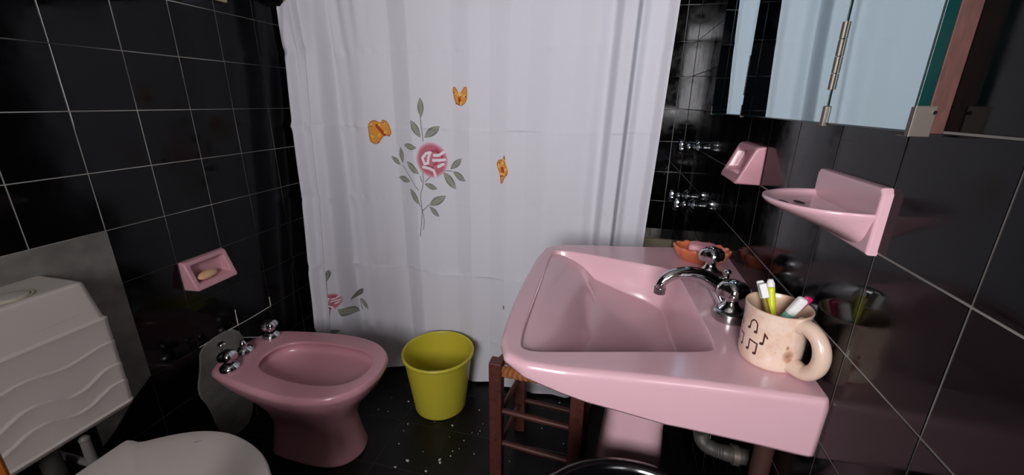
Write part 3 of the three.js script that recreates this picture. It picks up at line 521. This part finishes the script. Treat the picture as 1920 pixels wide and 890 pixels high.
// ------------------------------------------------------------------ toilet and cistern
const TZ = -.425;
{
  const root = thing('toilet', 'toilet with a closed white plastic lid', 'toilet');
  const half = [[-1.082, .10], [-1.08, .116], [-1.042, .112], [-1.012, .138], [-.96, .170], [-.908, .187], [-.848, .192], [-.763, .174], [-.70, .143], [-.648, .098], [-.618, .05], [-.61, 0.004]];
  const full = [...half.map(([x, w]) => [x, TZ - w]), ...half.slice().reverse().map(([x, w]) => [x, TZ + w])], C = [-.86, TZ], N = 160;
  const o = polar(chaikin(full, 2), C, N), at = (q, s, y) => q.map(p => V(lerp(C[0], p[0], s), y, lerp(C[1], p[1], s)));
  const lid = []; for (const [s, y] of [[.9, .386], [.985, .386], [1, .389], [1, .396], [.99, .401], [.97, .404], [.8, .408], [.4, .411], [.02, .412]]) lid.push(at(o, s, y));
  const lm = mesh('lid', loft(lid), M.lidPlastic, root); lm.userData.label = 'white plastic toilet lid with a few thin scratches';
  for (const pts of [[[-.97, -.523], [-.95, -.530], [-.925, -.545]], [[-.915, -.56], [-.895, -.575]], [[-.83, -.48], [-.815, -.49], [-.80, -.5]]]) mesh('scratch', sweep(pts.map(([x, z]) => [x, .4075 + (Math.hypot(x - C[0], z - C[1]) < .12 ? .002 : .0002), z]), [.0004, .0011, .0004], 6, 16), M.brownPipe, lm);
  const seat = []; for (const [s, y] of [[.96, .368], [.995, .371], [1.005, .378], [.99, .3855], [.6, .3855]]) seat.push(at(o, s, y)); mesh('seat', loft(seat), M.cream, root);
  const bowl = []; for (const [s, y] of [[.55, 0], [.56, .02], [.5, .1], [.56, .2], [.78, .3], [.93, .345], [.95, .36], [.93, .368]]) bowl.push(at(o, s, y)); mesh('bowl', loft(bowl), M.pinkShaded, root);
  for (const s of [-1, 1]) mesh('hinge', cyl(.011, .011, .05, 0, 0, 0, 14).rotateX(Math.PI / 2).translate(-1.085, .374, TZ + s * .075), M.whitePlastic, root);
}
{
  const root = thing('toilet_cistern', 'white plastic wall cistern with wavy ribbed front above the toilet', 'cistern');
  const yT = .787, yB = .447, ny = 170, hz = .178, rings = [];
  const seams = [0, .095, .162, .228, .275, .325], amps = [0, 0, .005, .012, .011, 0];
  const wave = (q, z) => -(amps[q] ?? 0) * Math.cos((z + .505) * 43.3 + Math.PI);
  for (let j = 0; j <= ny; j++) {
    const y = lerp(yB, yT, j / ny), d = yT - y, ring = [];
    const nf = 90, foot = smooth(0, .012, y - yB), lidNarrow = d < .095 ? .003 + .013 * (1 - d / .095) : 0;
    const hw = hz - lidNarrow;
    const f = z => {
      let k = 0; for (let q = 1; q < seams.length; q++) if (d > seams[q] + wave(q, z)) k = q;
      const below = d - seams[k] - wave(k, z);
      return k === 0 ? -.003 - .009 * (1 - d / .095) : .0042 * Math.exp(-below / .014) + (k === 1 ? .001 : 0);
    };
    const topR = Math.max(0, .007 - d), ro = topR > 0 ? .007 - Math.sqrt(Math.max(0, .007 * .007 - topR * topR)) : 0;
    for (let i = 0; i <= nf; i++) { const z = TZ - (hw - ro) + 2 * (hw - ro) * i / nf, e = Math.min(i, nf - i) / nf, rc = .008 * Math.pow(1 - clamp(e / .035, 0, 1), 2); ring.push(V(-1.128 + f(z) - rc - ro - .02 * (1 - foot) * .3, y, z)); }
    for (const [x, s] of [[-1.16, 1], [-1.2, 1], [XL + .0005, 1], [XL + .0005, -1], [-1.2, -1], [-1.16, -1]]) ring.push(V(x, y, TZ + s * (hw - ro)));
    rings.push(ring);
  }
  const g = loft(rings); mesh('tank', g, M.whitePlastic, root).userData.label = 'white plastic tank with wavy ribs';
  mesh('button_surround', lathe([[.030, 0], [.034, .0], [.036, .0015], [.034, .003], [.030, .002]], 40).translate(-1.188, yT - .0005, -.49), M.cream, root);
  mesh('flush_button', lathe([[0, .004], [.02, .0035], [.028, .0025], [.0295, 0], [0, 0]], 40).translate(-1.188, yT, -.49), M.whitePlastic, root);
  mesh('embossed_strip', rbox(.0016, .012, .075, .0007, -1.134, .715, -.52), M.whitePlastic, root);
}
{ const p = thing('flush_pipe', 'pale grey plastic flush pipe under the cistern', 'pipe');
  mesh('pipe', sweep([[-1.185, .445, -.452], [-1.185, .36, -.452], [-1.18, .2, -.45], [-1.16, .12, -.44]], [.018, .018, .018], 18, 20), M.grayPipe, p); mesh('nut', cyl(.025, .025, .02, -1.185, .432, -.452, 12), M.grayPipe, p); }
{ const p = thing('stop_valve', 'small grey shut-off valve spout below the cistern', 'valve');
  mesh('valve', merged([cyl(.009, .011, .09, -1.15, .375, -.5, 16), move(new THREE.SphereGeometry(.0105, 14, 10), -1.15, .42, -.5), cyl(.008, .008, .12, 0, 0, 0, 14).rotateZ(Math.PI / 2).translate(-1.21, .345, -.5)]), M.palePipe, p); }

// ------------------------------------------------------------------ yellow bucket
{
  const root = thing('waste_bucket', 'yellow plastic bucket on the floor in front of the curtain', 'bucket', [-.608, 0, -1.276]);
  mesh('shell', lathe([[0, 0], [.098, 0], [.102, .004], [.1035, .02], [.118, .13], [.1315, .236], [.137, .238], [.141, .243], [.141, .249], [.138, .253], [.134, .253], [.1305, .248], [.116, .13], [.1, .012], [0, .008]], 72), M.yellow, root);
}
// ------------------------------------------------------------------ rush-seated stool
{
  const root = thing('rush_stool', 'small brown wooden stool with a woven rush seat beside the washbasin', 'stool');
  const A = [-.288, -.995], B = [-.043, -.975], D = [-.262, -1.225], E = [-.03, -1.205];
  const post = (p, h) => mesh('leg', rbox(.039, h, .039, .004, p[0], h / 2, p[1]), M.wood, root);
  post(A, .452); post(B, .452); post(D, .452); post(E, .452);
  const rung = (p, q, y) => mesh('rung', sweep([[p[0], y, p[1]], [(p[0] + q[0]) / 2, y, (p[1] + q[1]) / 2], [q[0], y, q[1]]], [.008, .0095, .008], 14, 10), M.wood, root);
  for (const y of [.275, .152]) { rung(A, B, y); rung(D, E, y - .02); } for (const y of [.24, .12]) { rung(A, D, y); rung(B, E, y); }
  const c = [(A[0] + B[0] + D[0] + E[0]) / 4, (A[1] + B[1] + D[1] + E[1]) / 4], quad = [A, B, E, D];
  // four triangular fields of wound rush cord
  for (let k = 0; k < 4; k++) {
    const p = quad[k], q = quad[(k + 1) % 4], cords = [];
    for (let i = 0; i < 15; i++) { const t = (i + .5) / 15, w = .5 - Math.abs(t - .5), a = [lerp(p[0], q[0], .06 + .88 * t), lerp(p[1], q[1], .06 + .88 * t)], len = w * 2, b = [lerp(a[0], lerp((p[0] + q[0]) / 2, c[0], 1) + (a[0] - (p[0] + q[0]) / 2), len), lerp(a[1], lerp((p[1] + q[1]) / 2, c[1], 1) + (a[1] - (p[1] + q[1]) / 2), len)];
      const ox = (a[0] - c[0]) * .04, oz = (a[1] - c[1]) * .04;
      cords.push(sweep([[a[0] - ox, .408, a[1] - oz], [a[0] + ox * 2, .414, a[1] + oz * 2], [a[0] + ox, .427, a[1] + oz], [lerp(a[0], b[0], .5), .428, lerp(a[1], b[1], .5)], [b[0], .424, b[1]]], [.0078, .0078, .0072], 8, 14)); }
    mesh('rush_weave', merged(cords), M.rush, root);
  }
  mesh('seat_rail', merged([0, 1, 2, 3].map(k => { const p = quad[k], q = quad[(k + 1) % 4]; return sweep([[p[0], .415, p[1]], [(p[0] + q[0]) / 2, .415, (p[1] + q[1]) / 2], [q[0], .415, q[1]]], [.009, .009], 10, 6); })), M.wood, root);
}
// ------------------------------------------------------------------ black bin
{
  const root = thing('black_bin', 'glossy black round plastic bin with a rolled rim in front of the pedestal', 'bin', [.094, 0, -.505]);
  mesh('shell', lathe([[0, 0], [.15, 0], [.155, .006], [.17, .15], [.192, .43], [.205, .436], [.216, .442], [.2195, .451], [.216, .46], [.207, .464], [.197, .461], [.19, .45], [.186, .43], [.166, .15], [.15, .012], [0, .01]], 80), M.black, root);
}
// ------------------------------------------------------------------ crumbs on the floor
{
  const spots = [[-.818, -1.253, 3], [-.739, -1.247, 7], [-.683, -1.135, 5], [-.604, -.981, 9], [-.498, -1.013, 8], [-.492, -1.001, 8], [-.515, -1.17, 7], [-.469, -1.058, 4], [-.468, -1.037, 5], [-.447, -1.113, 4], [-.392, -1.066, 4], [-.431, -1.156, 3], [-.408, -1.157, 3], [-.405, -1.171, 4], [-.524, -.958, 7], [-.632, -.948, 6], [-.682, -1.1, 3], [-.833, -1.176, 4], [-.791, -1.177, 4], [-.441, -1.274, 5], [-.504, -1.116, 3], [-.451, -1.075, 3], [-.405, -1.207, 3], [-.57, -1.03, 3], [-.588, -1.171, 3], [-.669, -1.041, 4], [-.181, -1.242, 4], [-.135, -1.397, 6], [-.092, -1.189, 4], [-.264, -1.067, 3]];
  const geos = [0, 1, 2].map(k => { const g = mergeVertices(new THREE.IcosahedronGeometry(.5, 1).deleteAttribute('uv').deleteAttribute('normal')); const p = g.attributes.position; for (let i = 0; i < p.count; i++) { const s = rr(.65, 1.25); p.setXYZ(i, p.getX(i) * s * 1.5, p.getY(i) * s * .6, p.getZ(i) * s); } g.computeBoundingBox(); g.translate(0, -g.boundingBox.min.y, 0); g.computeVertexNormals(); return g; });
  spots.forEach(([x, z, s], i) => { const m = mesh('plaster_crumb', geos[i % 3], M.chip); m.position.set(x, .0002, z); m.scale.setScalar(s * .001); m.rotation.y = rr(0, 6); tag(m, 'pale plaster crumb lying on the dark floor', 'crumb', 'plaster crumbs on the floor'); });
}
renderer.render(scene, camera);
